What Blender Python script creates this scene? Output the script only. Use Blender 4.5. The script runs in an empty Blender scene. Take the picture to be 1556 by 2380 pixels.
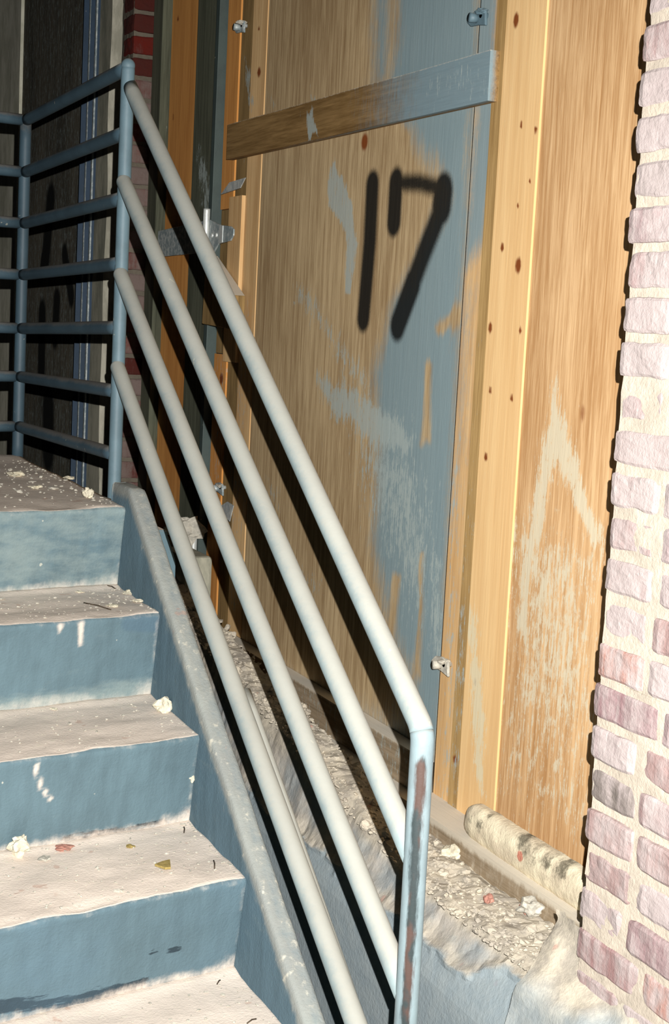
import bpy, bmesh, math, random
import numpy as np
from mathutils import Vector, noise as mnoise
random.seed(7)
RNG = np.random.default_rng(7)
S = bpy.context.scene
COL = S.collection

# ------------------------------------------------------------------ camera
# world: +Y runs along the wall away from the viewer, +X towards the wall, +Z up, eye at the origin
FPX, CX, CY = 3500.0, 778.0, 1190.0
YAW, PITCH, ROLL = 0.42704708, 0.12446893, -0.05141775
SKEW = 0.2015                      # the stair flight is not quite square to the wall
_f = Vector((math.sin(YAW)*math.cos(PITCH), math.cos(YAW)*math.cos(PITCH), -math.sin(PITCH)))
_r0 = Vector((math.cos(YAW), -math.sin(YAW), 0)); _d0 = _f.cross(_r0)
CR = _r0*math.cos(ROLL)+_d0*math.sin(ROLL); CD = -_r0*math.sin(ROLL)+_d0*math.cos(ROLL)
from mathutils import Matrix
cam = bpy.data.objects.new('camera', bpy.data.cameras.new('camera')); COL.objects.link(cam)
cam.matrix_world = Matrix((CR, -CD, -_f)).transposed().to_4x4()
cam.data.sensor_fit = 'VERTICAL'; cam.data.sensor_height = 36; cam.data.lens = FPX/2380*36
cam.data.clip_start = 0.05; cam.data.clip_end = 60
S.camera = cam

# ------------------------------------------------------------------ light
# one small camera flash just above and right of the lens, in a dark building
w = bpy.data.worlds.new('world'); S.world = w; w.use_nodes = True
w.node_tree.nodes['Background'].inputs[0].default_value = (0.9, 0.95, 1, 1)
w.node_tree.nodes['Background'].inputs[1].default_value = 0.003
fl = bpy.data.lights.new('flash', 'SPOT'); fl.energy = 800; fl.shadow_soft_size = 0.004
fl.color = (1.0, 0.985, 0.955); fl.spot_size = math.radians(84); fl.spot_blend = 1.0
flo = bpy.data.objects.new('flash', fl); COL.objects.link(flo)
flo.location = CR*0.040 - CD*0.066
_aim = (_f + CR*0.0 + CD*0.05).normalized()
flo.rotation_euler = _aim.to_track_quat('-Z', 'Y').to_euler()
S.view_settings.view_transform = 'Standard'; S.view_settings.look = 'None'
S.view_settings.exposure = 0.0; S.view_settings.gamma = 1; S.view_settings.use_curve_mapping = False

# ------------------------------------------------------------------ helpers
def ray(x, y): return CR*((x-CX)/FPX)+CD*((y-CY)/FPX)+_f
def onx(x, y, X): q = ray(x, y); return q*(X/q.x)
def onz(x, y, Z): q = ray(x, y); return q*(Z/q.z)
def yz(pts, X): return [(onx(x, y, X).y, onx(x, y, X).z) for x, y in pts]
def lin(c): return tuple(((v/255)/12.92 if v/255 <= .04045 else ((v/255+.055)/1.055)**2.4) for v in c[:3])+(1,)

class NT:
    """tiny node expression builder"""
    def __init__(s, name):
        s.m = bpy.data.materials.new(name); s.m.use_nodes = True; s.t = s.m.node_tree
        s.b = s.t.nodes['Principled BSDF']; s.b.inputs['Roughness'].default_value = .9
        s.b.inputs['Specular IOR Level'].default_value = .2
        s.co = s.n('ShaderNodeTexCoord').outputs['Object']
    def n(s, k): return s.t.nodes.new(k)
    def put(s, sock, v):
        if isinstance(v, bpy.types.NodeSocket): s.t.links.new(v, sock)
        elif isinstance(v, (int, float)): sock.default_value = v
        else: sock.default_value = lin(v)
    def math(s, op, a, b=0, c=0, clamp=False):
        n = s.n('ShaderNodeMath'); n.operation = op; n.use_clamp = clamp
        s.put(n.inputs[0], a); s.put(n.inputs[1], b); s.put(n.inputs[2], c); return n.outputs[0]
    def add(s, a, b): return s.math('ADD', a, b)
    def mul(s, a, b): return s.math('MULTIPLY', a, b)
    def scale(s, v, cv=None):
        n = s.n('ShaderNodeVectorMath'); n.operation = 'MULTIPLY'
        s.t.links.new(cv or s.co, n.inputs[0]); n.inputs[1].default_value = v; return n.outputs[0]
    def noise(s, v=(1, 1, 1), sc=10, det=4, rough=.6, dist=0):
        n = s.n('ShaderNodeTexNoise'); s.t.links.new(s.scale(v), n.inputs['Vector'])
        n.inputs['Scale'].default_value = sc; n.inputs['Detail'].default_value = det
        n.inputs['Roughness'].default_value = rough; n.inputs['Distortion'].default_value = dist
        return n.outputs['Fac']
    def step(s, x, a, b):
        n = s.n('ShaderNodeMapRange'); n.interpolation_type = 'SMOOTHSTEP'
        s.put(n.inputs[0], x); n.inputs[1].default_value = a; n.inputs[2].default_value = b; return n.outputs[0]
    def mix(s, f, a, b, mode='MIX'):
        n = s.n('ShaderNodeMix'); n.data_type = 'RGBA'; n.blend_type = mode
        s.put(n.inputs[0], f); s.put(n.inputs[6], a); s.put(n.inputs[7], b); return n.outputs[2]
    def attr(s, name):
        n = s.n('ShaderNodeAttribute'); n.attribute_name = name; return n.outputs['Fac']
    def acol(s, name):
        n = s.n('ShaderNodeAttribute'); n.attribute_name = name; return n.outputs['Color']
    def nz(s):
        g = s.n('ShaderNodeNewGeometry'); x = s.n('ShaderNodeSeparateXYZ'); s.t.links.new(g.outputs['Normal'], x.inputs[0]); return x.outputs[2]
    def done(s, colr, bump=None, dist=.002, rough=None, metal=None, spec=None):
        s.put(s.b.inputs['Base Color'], colr)
        if bump is not None:
            n = s.n('ShaderNodeBump'); n.inputs['Strength'].default_value = .8; n.inputs['Distance'].default_value = dist
            s.put(n.inputs['Height'], bump); s.t.links.new(n.outputs[0], s.b.inputs['Normal'])
        if rough is not None: s.put(s.b.inputs['Roughness'], rough)
        if metal is not None: s.put(s.b.inputs['Metallic'], metal)
        if spec is not None: s.b.inputs['Specular IOR Level'].default_value = spec
        return s.m

def wood(name, light, dark, fine=1.0, dusty=.15, axis='z', bluec=(112, 132, 138), splash=(158, 168, 164)):
    n = NT(name)
    v = (30, 30, 1.3) if axis == 'z' else (30, 1.3, 30)
    g1 = n.noise(v, 2.6*fine, 6, .7, .6); g2 = n.noise(v, 11*fine, 3, .6); big = n.noise((2, 2, .6) if axis == 'z' else (2, .6, 2), 2.5, 3)
    f = n.step(n.add(n.mul(g1, .65), n.add(n.mul(g2, .3), n.mul(big, .35))), .48, .82)
    c = n.mix(f, dark, light)
    kn = n.attr('knot'); kf = n.step(n.add(kn, n.mul(n.add(g2, -.5), .4)), .3, .8)
    c = n.mix(kf, c, (120, 62, 24))
    patch = n.noise((1, 1, .5), 60, 6, .8); streak = n.noise((46, 46, 3), 5, 5, .75)
    brk = n.add(n.mul(patch, .5), n.mul(streak, .5))
    bl = n.attr('blue'); bf = n.step(n.add(bl, n.mul(n.add(brk, -.5), 1.5)), .08, .92)
    c = n.mix(n.mul(bf, .93), c, n.mix(g2, bluec, tuple(min(255, int(k*1.12)) for k in bluec)))
    sp = n.attr('splash'); sf = n.step(n.add(sp, n.mul(n.add(brk, -.5), 4.2)), .50, .80)
    c = n.mix(n.mul(sf, .8), c, splash)
    du = n.attr('dust'); speck = n.step(n.noise((1, 1, 1), 60, 3, .8), .72, .8)
    df = n.step(n.add(du, n.mul(n.add(patch, -.5), .8)), .3, .7)
    c = n.mix(n.mul(n.math('MAXIMUM', df, n.mul(speck, dusty)), .85), c, (196, 186, 168))
    bk = n.attr('black'); kf2 = n.step(n.add(bk, n.mul(n.add(n.noise((1, 1, 1), 260, 2), -.5), n.add(.25, n.mul(bk, -.1)))), .12, .72)
    c = n.mix(n.mul(kf2, .97), c, (13, 14, 13))
    topd = n.step(n.nz(), .75, .95)
    c = n.mix(topd, c, (205, 196, 180))
    return n.done(c, n.add(n.mul(g1, .6), n.mul(g2, .4)), .0012, .85)

M = {}
M['ply'] = wood('plywood_tan', (190, 166, 128), (140, 114, 80))
M['ply_right'] = wood('plywood_golden', (208, 172, 128), (164, 122, 78), 1.0, .3, splash=(196, 188, 164))
M['knotty'] = wood('knotty_pine', (222, 186, 134), (208, 168, 116), .5, .25, splash=(206, 196, 166))
M['orange'] = wood('orange_pine', (212, 150, 82), (182, 122, 62), .5, .12)
M['pale_pine'] = wood('pale_pine', (216, 180, 130), (184, 144, 96), .5, .2)
M['brown'] = wood('weathered_board', (150, 122, 78), (104, 82, 48), .8, .15)
M['edge'] = wood('board_edge', (178, 146, 96), (140, 110, 66), .8, .3)
M['grey_ply'] = wood('grey_weathered_plywood', (92, 94, 78), (58, 60, 48), .8, .2)
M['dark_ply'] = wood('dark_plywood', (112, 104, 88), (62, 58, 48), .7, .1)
M['cross'] = wood('crossboard_wood', (142, 112, 70), (100, 74, 38), .8, .35, axis='y', bluec=(108, 128, 136))
M['plate'] = wood('sill_plate_wood', (150, 132, 108), (118, 102, 80), .8, .5, axis='y')

def steel(name, base, dustc, lo, hi, amt, rust=False, spec=.35):
    n = NT(name)
    a = n.noise((1, 1, 1), 9, 5, .65); fine = n.noise((1, 1, 1), 110, 3, .7)
    c = n.mix(n.step(a, .35, .65), base, tuple(min(255, int(k*1.12)) for k in base))
    d = n.step(n.add(n.nz(), n.add(n.mul(n.add(a, -.5), .9), n.mul(n.add(fine, -.5), .6))), lo, hi)
    c = n.mix(n.mul(d, amt), c, dustc)
    c = n.mix(n.mul(n.step(n.noise((1, 1, 1), 48, 2, .5), .74, .77), .4), c, (190, 186, 166))
    if rust:
        s1 = n.attr('scrape'); st = n.noise((6, 6, 1), 14, 5, .75)
        f = n.step(n.add(s1, n.mul(n.add(st, -.5), 1.2)), .25, .72)
        rc = n.mix(n.step(n.noise((2, 2, 1), 13, 3), .5, .62), (28, 36, 36), (66, 40, 28))
        c = n.mix(n.mul(f, .92), c, rc)
    return n.done(c, n.add(a, n.mul(fine, .4)), .0008, .55, spec=spec)
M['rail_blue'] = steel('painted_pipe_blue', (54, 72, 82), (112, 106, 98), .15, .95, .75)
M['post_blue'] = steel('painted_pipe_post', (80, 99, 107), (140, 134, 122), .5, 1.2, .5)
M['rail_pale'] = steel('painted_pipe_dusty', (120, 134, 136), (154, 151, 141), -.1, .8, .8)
M['post_scraped'] = steel('painted_pipe_scraped', (112, 126, 130), (144, 142, 132), .4, 1.1, .5, True)
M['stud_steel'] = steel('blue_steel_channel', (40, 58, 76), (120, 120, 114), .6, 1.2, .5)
M['black_steel'] = steel('dark_steel_strip', (58, 68, 66), (130, 126, 116), .6, 1.2, .5)
def galv():
    n = NT('galvanised_steel'); a = n.noise((1, 1, 1), 70, 4, .7)
    return n.done(n.mix(n.step(a, .4, .65), (128, 140, 142), (184, 188, 184)), a, .0005, .5, .1, .5)
M['galv'] = galv()
def brightsteel():
    n = NT('bright_steel'); a = n.noise((1, 1, 1), 70, 4, .7)
    return n.done(n.mix(a, (170, 176, 176), (230, 230, 222)), a, .0005, .4, .3, .5)
M['bright'] = brightsteel()

def concrete(name, blue, dust, top_amt=1.0, bsc=1.0, chip=.4):
    """painted concrete: blue paint, dust lying on what faces up and where the 'dust' mark says"""
    n = NT(name)
    a = n.noise((1, 1, 1), 5, 5, .6); b = n.noise((1, 1, 1), 38, 5, .7); f = n.noise((1, 1, 1), 190, 3, .7)
    vs = n.noise((14, 14, 1.2), 3, 4, .6)
    c = n.mix(n.step(n.add(n.mul(a, .6), n.mul(vs, .5)), .35, .75), blue, tuple(min(255, int(k*1.16)) for k in blue))
    bk = n.attr('black'); kf = n.step(n.add(bk, n.mul(n.add(n.noise((1.2, 1.2, 8), 16, 5, .75), -.5), 1.6)), .5, .72)
    c = n.mix(n.mul(kf, .85), c, (28, 36, 42))
    dk = n.attr('dark'); c = n.mix(n.mul(n.step(n.add(dk, n.mul(n.add(a, -.5), .7)), .3, .8), .5), c, (74, 96, 112))
    dt = n.mix(n.step(a, .35, .7), dust, tuple(int(k*.93) for k in dust))
    dt = n.mix(n.mul(n.step(b, .56, .72), .6), dt, (214, 206, 186))
    dt = n.mix(n.mul(n.step(f, .64, .74), .3), dt, (120, 112, 100))
    dt = n.mix(n.mul(n.step(n.noise((1, 1, 1), 21, 2), .68, .72), .35), dt, (168, 118, 96))
    up = n.mul(n.step(n.add(n.nz(), n.mul(n.add(b, -.5), .2)), .8, .97), top_amt)
    du = n.attr('dust'); df = n.step(n.add(du, n.add(n.mul(n.add(vs, -.5), .5), n.mul(n.add(b, -.5), .8))), .2, .95)
    c = n.mix(n.mul(df, .9), c, dt)
    sc = n.step(n.add(n.attr('wash'), n.mul(n.add(n.noise((1, 1, 2.5), 11, 5, .65), -.5), 1.4)), .3, .9)
    c = n.mix(n.mul(sc, .55), c, (138, 150, 146))
    c = n.mix(up, c, dt)
    c = n.mix(n.mul(n.step(n.noise((1, 1, 1), 33, 2), .74, .76), chip), c, (222, 216, 196))
    return n.done(c, n.add(n.mul(b, .7), n.mul(f, .5)), .0025, .95)
M['step'] = concrete('blue_painted_concrete', (80, 98, 105), (220, 206, 192))
M['stringer'] = concrete('blue_painted_stringer', (78, 98, 108), (142, 144, 138), .8)
M['ledge'] = concrete('blue_ledge_concrete', (108, 132, 148), (202, 190, 172), .9)
def rubble():
    n = NT('plaster_rubble'); a = n.noise((1, 1, 1), 24, 5, .7); f = n.noise((1, 1, 1), 120, 3, .7)
    c = n.mix(n.step(a, .35, .65), (150, 142, 130), (186, 176, 158))
    c = n.mix(n.mul(n.step(n.noise((1, 1, 1), 15, 2), .70, .74), .6), c, (170, 122, 108))
    c = n.mix(n.mul(n.attr('blue'), .8), c, (128, 144, 152))
    c = n.mix(n.mul(n.attr('grey'), .85), c, n.mix(n.step(n.noise((1, 1, 1), 9, 4), .4, .6), (134, 142, 146), (166, 160, 152)))
    return n.done(c, n.add(a, f), .0018, .95)
M['rubble'] = rubble()
def plain(name, c1, c2, sc=30, v=(1, 1, 1), bump=.002, rough=.9):
    n = NT(name); a = n.noise(v, sc, 5, .7); return n.done(n.mix(n.step(a, .35, .65), c1, c2), a, bump, rough)
M['chunk'] = plain('plaster_chunk', (184, 176, 156), (208, 200, 178), 60)
M['chunk_grey'] = plain('grey_plaster_chunk', (150, 146, 136), (186, 180, 166), 60)
M['chunk_red'] = plain('brick_chip', (150, 104, 92), (172, 128, 112), 80)
M['shard'] = plain('tan_shard', (132, 114, 66), (158, 138, 84), 80)
M['twig'] = plain('twig_bark', (50, 42, 34), (86, 74, 60), 80)
M['paper'] = plain('grey_paper_scrap', (140, 144, 144), (172, 172, 166), 50)
M['old_conc'] = plain('old_grey_concrete', (126, 126, 112), (170, 166, 148), 9, (1, 1, .4), .003)
M['pale_conc'] = plain('pale_plaster_strip', (176, 172, 154), (222, 216, 196), 9, (1, 1, .5), .003)
M['lime_conc'] = plain('limewashed_concrete', (200, 198, 176), (236, 232, 212), 9, (1, 1, .5), .003)
M['floor'] = plain('dusty_floor', (120, 116, 108), (160, 154, 142), 9)
M['gap'] = plain('void_shade_black', (8, 7, 6), (14, 12, 10), 9)
def plankm():
    n = NT('mouldy_dusty_wood'); a = n.noise((1, 1, 1), 22, 5, .7); f = n.noise((1, 1, 1), 150, 3, .7)
    c = n.mix(n.step(a, .35, .65), (190, 176, 152), (218, 206, 178))
    bf = n.step(n.add(n.attr('black'), n.mul(n.add(n.noise((1, 1, 1), 75, 6, .85), -.5), 2.2)), .3, 1.1)
    c = n.mix(n.mul(bf, .85), c, (66, 62, 50))
    c = n.mix(n.mul(n.step(n.add(n.attr('red'), n.mul(n.add(f, -.5), .6)), .5, .7), .8), c, (176, 92, 74))
    return n.done(c, n.add(a, f), .002, .9)
M['plank'] = plankm()
def brickm(name, mortar, dustc, damt):
    n = NT(name); a = n.noise((1, 1, 1), 20, 5, .7); f = n.noise((1, 1, 1), 130, 3, .7); vs = n.noise((12, 12, 1.6), 3, 5, .7)
    c = n.mix(n.step(a, .3, .7), n.acol('tint'), n.mix(.25, n.acol('tint'), (60, 40, 36)))
    c = n.mix(n.mul(n.step(n.add(n.attr('dust'), n.add(n.mul(n.add(vs, -.5), 1.6), n.mul(n.add(a, -.5), 1.2))), .1, .95), damt), c, dustc)
    c = n.mix(n.attr('mortar'), c, n.mix(n.step(a, .35, .65), mortar, tuple(int(k*.9) for k in mortar)))
    return n.done(c, n.add(a, f), .002, .95)
M['brick_near'] = brickm('limewashed_brick', (184, 172, 156), (166, 154, 151), .95)
M['brick_far'] = brickm('old_red_brick', (104, 96, 84), (112, 98, 92), .92)

def mesh(name, verts, faces, mat, parent=None, smooth=False, attrs=None):
    me = bpy.data.meshes.new(name); me.from_pydata([tuple(v) for v in verts], [], faces); me.update()
    o = bpy.data.objects.new(name, me); COL.objects.link(o); me.materials.append(M[mat] if isinstance(mat, str) else mat)
    if smooth: me.polygons.foreach_set('use_smooth', [True]*len(me.polygons))
    for k, a in (attrs or {}).items():
        at = me.attributes.new(k, 'FLOAT', 'POINT'); at.data.foreach_set('value', np.asarray(a, dtype=np.float32))
    if parent: o.parent = parent
    return o
def empty(name, loc=(0, 0, 0)):
    o = bpy.data.objects.new(name, None); o.empty_display_size = .05; COL.objects.link(o); return o
def tag(o, label=None, cat=None, group=None, kind=None):
    if label: o['label'] = label
    if cat: o['category'] = cat
    if group: o['group'] = group
    if kind: o['kind'] = kind
    return o
def relocate(o):
    """put the origin of a root (mesh or empty) at the base of the thing, world shape unchanged"""
    pts = []
    for q in [o]+list(o.children_recursive):
        if q.type == 'MESH': pts += [q.matrix_world @ v.co for v in q.data.vertices]
    return pts

def box(name, x0, x1, y0, y1, z0, z1, mat, parent=None, bev=.002, attrs=None, jit=0):
    bm = bmesh.new(); bmesh.ops.create_cube(bm, size=1)
    for v in bm.verts: v.co = Vector(((x0+x1)/2+v.co.x*(x1-x0), (y0+y1)/2+v.co.y*(y1-y0), (z0+z1)/2+v.co.z*(z1-z0)))
    if bev: bmesh.ops.bevel(bm, geom=bm.edges[:], offset=bev, segments=2, profile=.5, affect='EDGES')
    return from_bm(name, bm, mat, parent)
def from_bm(name, bm, mat, parent=None, smooth=False):
    me = bpy.data.meshes.new(name); bm.to_mesh(me); bm.free(); me.materials.append(M[mat] if isinstance(mat, str) else mat)
    if smooth: me.polygons.foreach_set('use_smooth', [True]*len(me.polygons))
    o = bpy.data.objects.new(name, me); COL.objects.link(o)
    if parent: o.parent = parent
    return o
def prism(name, poly, x0, x1, mat, parent=None, bev=.0015):
    """outline poly [(y,z)] given thickness from x0 (front) to x1"""
    bm = bmesh.new(); a = [bm.verts.new((x0, y, z)) for y, z in poly]; f = bm.faces.new(a)
    r = bmesh.ops.extrude_face_region(bm, geom=[f])
    for v in r['geom']:
        if isinstance(v, bmesh.types.BMVert): v.co.x = x1
    bmesh.ops.recalc_face_normals(bm, faces=bm.faces[:])
    if bev: bmesh.ops.bevel(bm, geom=bm.edges[:], offset=bev, segments=1, affect='EDGES')
    return from_bm(name, bm, mat, parent)

# --- marks: distances evaluated in the surface's own (u, v) metres
def seg_d(P, a, b):
    a = np.array(a); b = np.array(b); ab = b-a; t = np.clip(((P-a)@ab)/max(ab@ab, 1e-12), 0, 1)
    return np.linalg.norm(P-(a+t[:, None]*ab), axis=1)
def stroke(P, pts, r0, r1):
    d = np.full(len(P), 9.)
    for a, b in zip(pts[:-1], pts[1:]): d = np.minimum(d, seg_d(P, a, b))
    return np.clip((r1-d)/(r1-r0), 0, 1)
def blob(P, c, r, s=(1, 1)):
    d = np.sqrt(((P[:, 0]-c[0])/s[0])**2+((P[:, 1]-c[1])/s[1])**2); return np.clip(1.3-d/r, 0, 1)
def poly(P, pts, fe):
    """soft inside mask of a polygon, feather fe metres"""
    n = len(pts); d = np.full(len(P), 9.); ins = np.zeros(len(P), bool); x, y = P[:, 0], P[:, 1]
    for i in range(n):
        a, b = pts[i], pts[(i+1) % n]; d = np.minimum(d, seg_d(P, a, b))
        c = ((a[1] > y) != (b[1] > y)) & (x < (b[0]-a[0])*(y-a[1])/((b[1]-a[1]) or 1e-9)+a[0]); ins ^= c
    return np.clip(.5+np.where(ins, d, -d)/(2*fe), 0, 1)

def sheet(name, X, y0, y1, z0, z1, th, mat, parent=None, res=.006, marks=None, wob=.0):
    """board standing in the wall plane: front face at X facing the viewer's side (-X), a fine grid so marks can lie on it"""
    ny = max(2, int((y1-y0)/res)); nz = max(2, int((z1-z0)/(res*1.4)))
    ys = np.linspace(y0, y1, ny+1); zs = np.linspace(z0, z1, nz+1)
    Y, Z = np.meshgrid(ys, zs, indexing='ij'); P = np.stack([Y.ravel(), Z.ravel()], 1)
    V = np.column_stack([np.full(len(P), X), P]); idx = np.arange(len(P)).reshape(ny+1, nz+1)
    if wob: V[:, 0] += wob*np.array([mnoise.noise(Vector((0, p[0]*3, p[1]*2))) for p in P])
    F = np.stack([idx[:-1, :-1], idx[:-1, 1:], idx[1:, 1:], idx[1:, :-1]], -1).reshape(-1, 4).tolist()
    nb = len(V)
    B = [(X+th, y0, z0), (X+th, y1, z0), (X+th, y1, z1), (X+th, y0, z1)]
    V = np.vstack([V, B]); b0, b1, b2, b3 = nb, nb+1, nb+2, nb+3
    F += [[b0, b1, b2, b3]]
    F += [[int(i) for i in idx[:, 0]]+[b1, b0], [int(i) for i in idx[::-1, -1]]+[b3, b2],
          [int(i) for i in idx[0, ::-1]]+[b0, b3], [int(i) for i in idx[-1, :]]+[b2, b1]]
    A = {}
    PP = np.vstack([P, np.array(B)[:, 1:]])
    W = None
    for k, fn in (marks or {}).items():
        if k in ('blue', 'splash'):
            if W is None:
                W = PP.copy()
                for i, p in enumerate(PP):
                    q1 = mnoise.noise_vector(Vector((p[0]*11, p[1]*5, 1)))*.020+mnoise.noise_vector(Vector((p[0]*40, p[1]*14, 5)))*.010
                    W[i] += (q1.x, q1.y*1.6)
            a = fn(W)
        else: a = fn(PP)
        a[-4:] = 0; A[k] = a
    return mesh(name, V, F, mat, parent, attrs=A)

def tube(path, r, seg=20, ring=None, cap=True):
    """verts/faces/angle of a pipe swept along a path of points"""
    pts = [Vector(p) for p in path]; n = len(pts); V = []; F = []; ang = []
    up = None
    for i, p in enumerate(pts):
        t = (pts[min(i+1, n-1)]-pts[max(i-1, 0)]).normalized()
        if up is None:
            up = Vector((0, 0, 1)) if abs(t.z) < .9 else Vector((-1, 0, 0))
        a = (up - t*up.dot(t)).normalized(); up = a; b = t.cross(a)
        for k in range(seg):
            th = 2*math.pi*k/seg; V.append(p+(a*math.cos(th)+b*math.sin(th))*r); ang.append(th)
    for i in range(n-1):
        for k in range(seg):
            F.append([i*seg+k, i*seg+(k+1) % seg, (i+1)*seg+(k+1) % seg, (i+1)*seg+k])
    if cap: F += [list(range(seg))[::-1], [(n-1)*seg+k for k in range(seg)]]
    return V, F, ang
def bend(a, b, c, rad, n=8):
    """corner a-b-c rounded with an arc of n points"""
    a, b, c = Vector(a), Vector(b), Vector(c); u = (a-b).normalized(); v = (c-b).normalized()
    ha = u.angle(v)/2; t = rad/math.tan(ha); p0 = b+u*t; p1 = b+v*t
    return [(p0*(1-s)**2+b*2*s*(1-s)+p1*s*s) for s in [i/(n-1) for i in range(n)]]
def dens(a, b, step=.04):
    a, b = Vector(a), Vector(b); n = max(2, int((b-a).length/step)); return [a.lerp(b, i/n) for i in range(n+1)]
def roundcap(a, b, r):
    """path points (point, radius) that close the start of a pipe with a rounded end"""
    u = (Vector(b)-Vector(a)).normalized(); return [(Vector(a)-u*(r*math.cos(t)), r*max(.05, math.sin(t))) for t in (.05, .4, .8, 1.2)]+[(Vector(a), r)]
def pipe(name, path, r, mat, parent, attrs=None, seg=22):
    if r is None:
        rads = [p[1] if isinstance(p, tuple) else R*1.06 for p in path]; path = [p[0] if isinstance(p, tuple) else p for p in path]
        V, F, ang = tube(path, 1.0, seg); V = [path[i//seg]+(v-path[i//seg])*rads[i//seg] for i, v in enumerate(V)]
        return mesh(name, V, F, mat, parent, True, attrs)
    V, F, ang = tube(path, r, seg); return mesh(name, V, F, mat, parent, True, attrs)

def chunk(name, c, r, mat, squash=(1, 1, .6), seed=0, parent=None, sub=3):
    bm = bmesh.new(); bmesh.ops.create_icosphere(bm, subdivisions=sub, radius=1)
    rr = random.Random(seed); off = Vector((rr.random()*50, rr.random()*50, rr.random()*50)); rz = rr.random()*6
    for v in bm.verts:
        d = 1+.75*mnoise.noise(v.co*1.3+off)+.25*mnoise.noise(v.co*3.5+off)
        p = v.co*d; x, y = p.x*squash[0], p.y*squash[1]
        v.co = Vector((x*math.cos(rz)-y*math.sin(rz), x*math.sin(rz)+y*math.cos(rz), p.z*squash[2]))*r
    zm = min(v.co.z for v in bm.verts)
    for v in bm.verts: v.co.z -= zm*.8
    o = from_bm(name, bm, mat, parent); o.location = c; return o

# ================================================================== SETTING
XW = 1.45            # face of the boarding inside the opening
XF = 1.355           # face of the old wall further along
XP = 1.22            # face of the near brick pier
ZT, ZB = 1.5, -1.66
floor = box('floor', -3, 3.2, -.6, 9, ZB-.1, ZB, 'floor', bev=0); tag(floor, kind='structure')

def bricks(name, mat, rows, xspan, faces_fn, seed, mort, colors, dust, jitter=.005, jo=.0045):
    """rows: list of (z0, z1); faces_fn(i) -> list of (x0,x1,y0,y1) boxes of that course"""
    rr = random.Random(seed); V = []; F = []; tint = []; D = []; Mo = []
    def addbox(x0, x1, y0, y1, z0, z1, rad, col, du, mo, amp, n=7):
        bm = bmesh.new(); bmesh.ops.create_cube(bm, size=1)
        bmesh.ops.subdivide_edges(bm, edges=bm.edges[:], cuts=n, use_grid_fill=True)
        L = (x1-x0, y1-y0, z1-z0); cc = Vector(((x0+x1)/2, (y0+y1)/2, (z0+z1)/2)); o = Vector((rr.random()*30, rr.random()*30, rr.random()*30))
        base = len(V)
        for v in bm.verts:
            p = Vector([v.co[k]*L[k] for k in range(3)]); q = Vector([max(-L[k]/2+rad, min(L[k]/2-rad, p[k])) for k in range(3)])
            d = p-q
            if d.length > 1e-6: p = q+d.normalized()*min(d.length, rad) if d.length > rad else p
            p = p+cc
            nn = mnoise.noise_vector(p*28+o)*amp+mnoise.noise_vector(p*90+o)*amp*.5
            V.append(tuple(p+nn)); tint.append(col); D.append(du); Mo.append(mo)
        bm.verts.index_update()
        for f in bm.faces: F.append([base+v.index for v in f.verts])
        bm.free()
    for i, (z0, z1) in enumerate(rows):
        for (x0, x1, y0, y1) in faces_fn(i, rr):
            addbox(x0, x1, y0, y1, z0+jo, z1-jo, .009, rr.choice(colors), dust(i, rr), 0, jitter*.5)
    for (x0, x1, y0, y1, z0, z1) in mort:
        n = max(1, int((z1-z0)/.25)); h = (z1-z0)/n
        for k in range(n): addbox(x0, x1, y0, y1, z0+k*h-.002, z0+(k+1)*h+.002, .001, (0, 0, 0, 1), 0, 1, .003, 9)
    o = mesh(name, V, F, mat, smooth=False, attrs={'dust': D, 'mortar': Mo})
    ca = o.data.attributes.new('tint', 'FLOAT_COLOR', 'POINT'); ca.data.foreach_set('color', np.array(tint, dtype=np.float32).ravel())
    return o

# near pier: limewashed bricks, courses 60.5 mm
rowsN = [(.486+.0605*3-.0605*(k+1), .486+.0605*3-.0605*k) for k in range(27)]
def near_fn(i, rr):
    e = 1.755+rr.uniform(-.005, .006); j = 1.637+rr.uniform(-.007, .006); out = [(XP+rr.uniform(-.003, .003), XP+.11, j+.005, e)]
    k = 1.63 if i % 2 else 1.52
    if i % 3 == 1:
        out = [(XP, XP+.11, 1.60+.005, e)] if i % 2 else out
        j = 1.60 if i % 2 else j
    out.append((XP+rr.uniform(-.003, .003), XP+.11, j-.13, j-.005)); out.append((XP, XP+.11, j-.37, j-.14)); out.append((XP, XP+.11, j-.62, j-.38)); return out
colN = [lin(c) for c in ((138, 106, 104), (142, 112, 110), (128, 100, 102), (142, 116, 112), (130, 108, 110), (134, 102, 100), (150, 98, 82), (106, 98, 92))]
wr = bricks('wall_right', 'brick_near', rowsN, None, near_fn, 5,
            [(XP+.003, XP+.105, 1.0, 1.747, -1.06, .68)], colN, lambda i, rr: rr.choice([.7, .8, .9, 1.0]) if i < 17 else rr.choice([.5, .6, .7, .9]))
tag(wr, kind='structure')
core = box('wall_right_core', XP+.11, 1.75, .2, 1.738, ZB, ZT, 'old_conc', bev=0); core.name = 'trim_5'; tag(core, kind='structure')

# far pier: bricks of the reveal, courses 66 mm
rowsF = [(.994-.0665*(k+1), .994-.0665*k) for k in range(-3, 30)]
def far_fn(i, rr):
    e = 4.672+rr.uniform(-.003, .003); out = []
    if i % 2: out = [(XF+rr.uniform(0, .003), XF+.105, e, 4.79), (XF+.115, XF+.15, e, 4.79)]
    else: out = [(XF+rr.uniform(0, .003), XF+.15, e, 4.79)]
    return out
colF = [lin(c) for c in ((92, 26, 18), (80, 24, 18), (100, 34, 24), (72, 30, 24))]
wl = bricks('wall_left', 'brick_far', rowsF, None, far_fn, 9, [(XF+.004, XF+.16, 4.678, 4.80, ZB, ZT)], colF,
            lambda i, rr: (rr.choice([0, 0, .15]) if i < 7 else rr.choice([.7, .85, 1.0, .95, .45])) if i != 20 else 0)
tag(wl, kind='structure')
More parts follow.
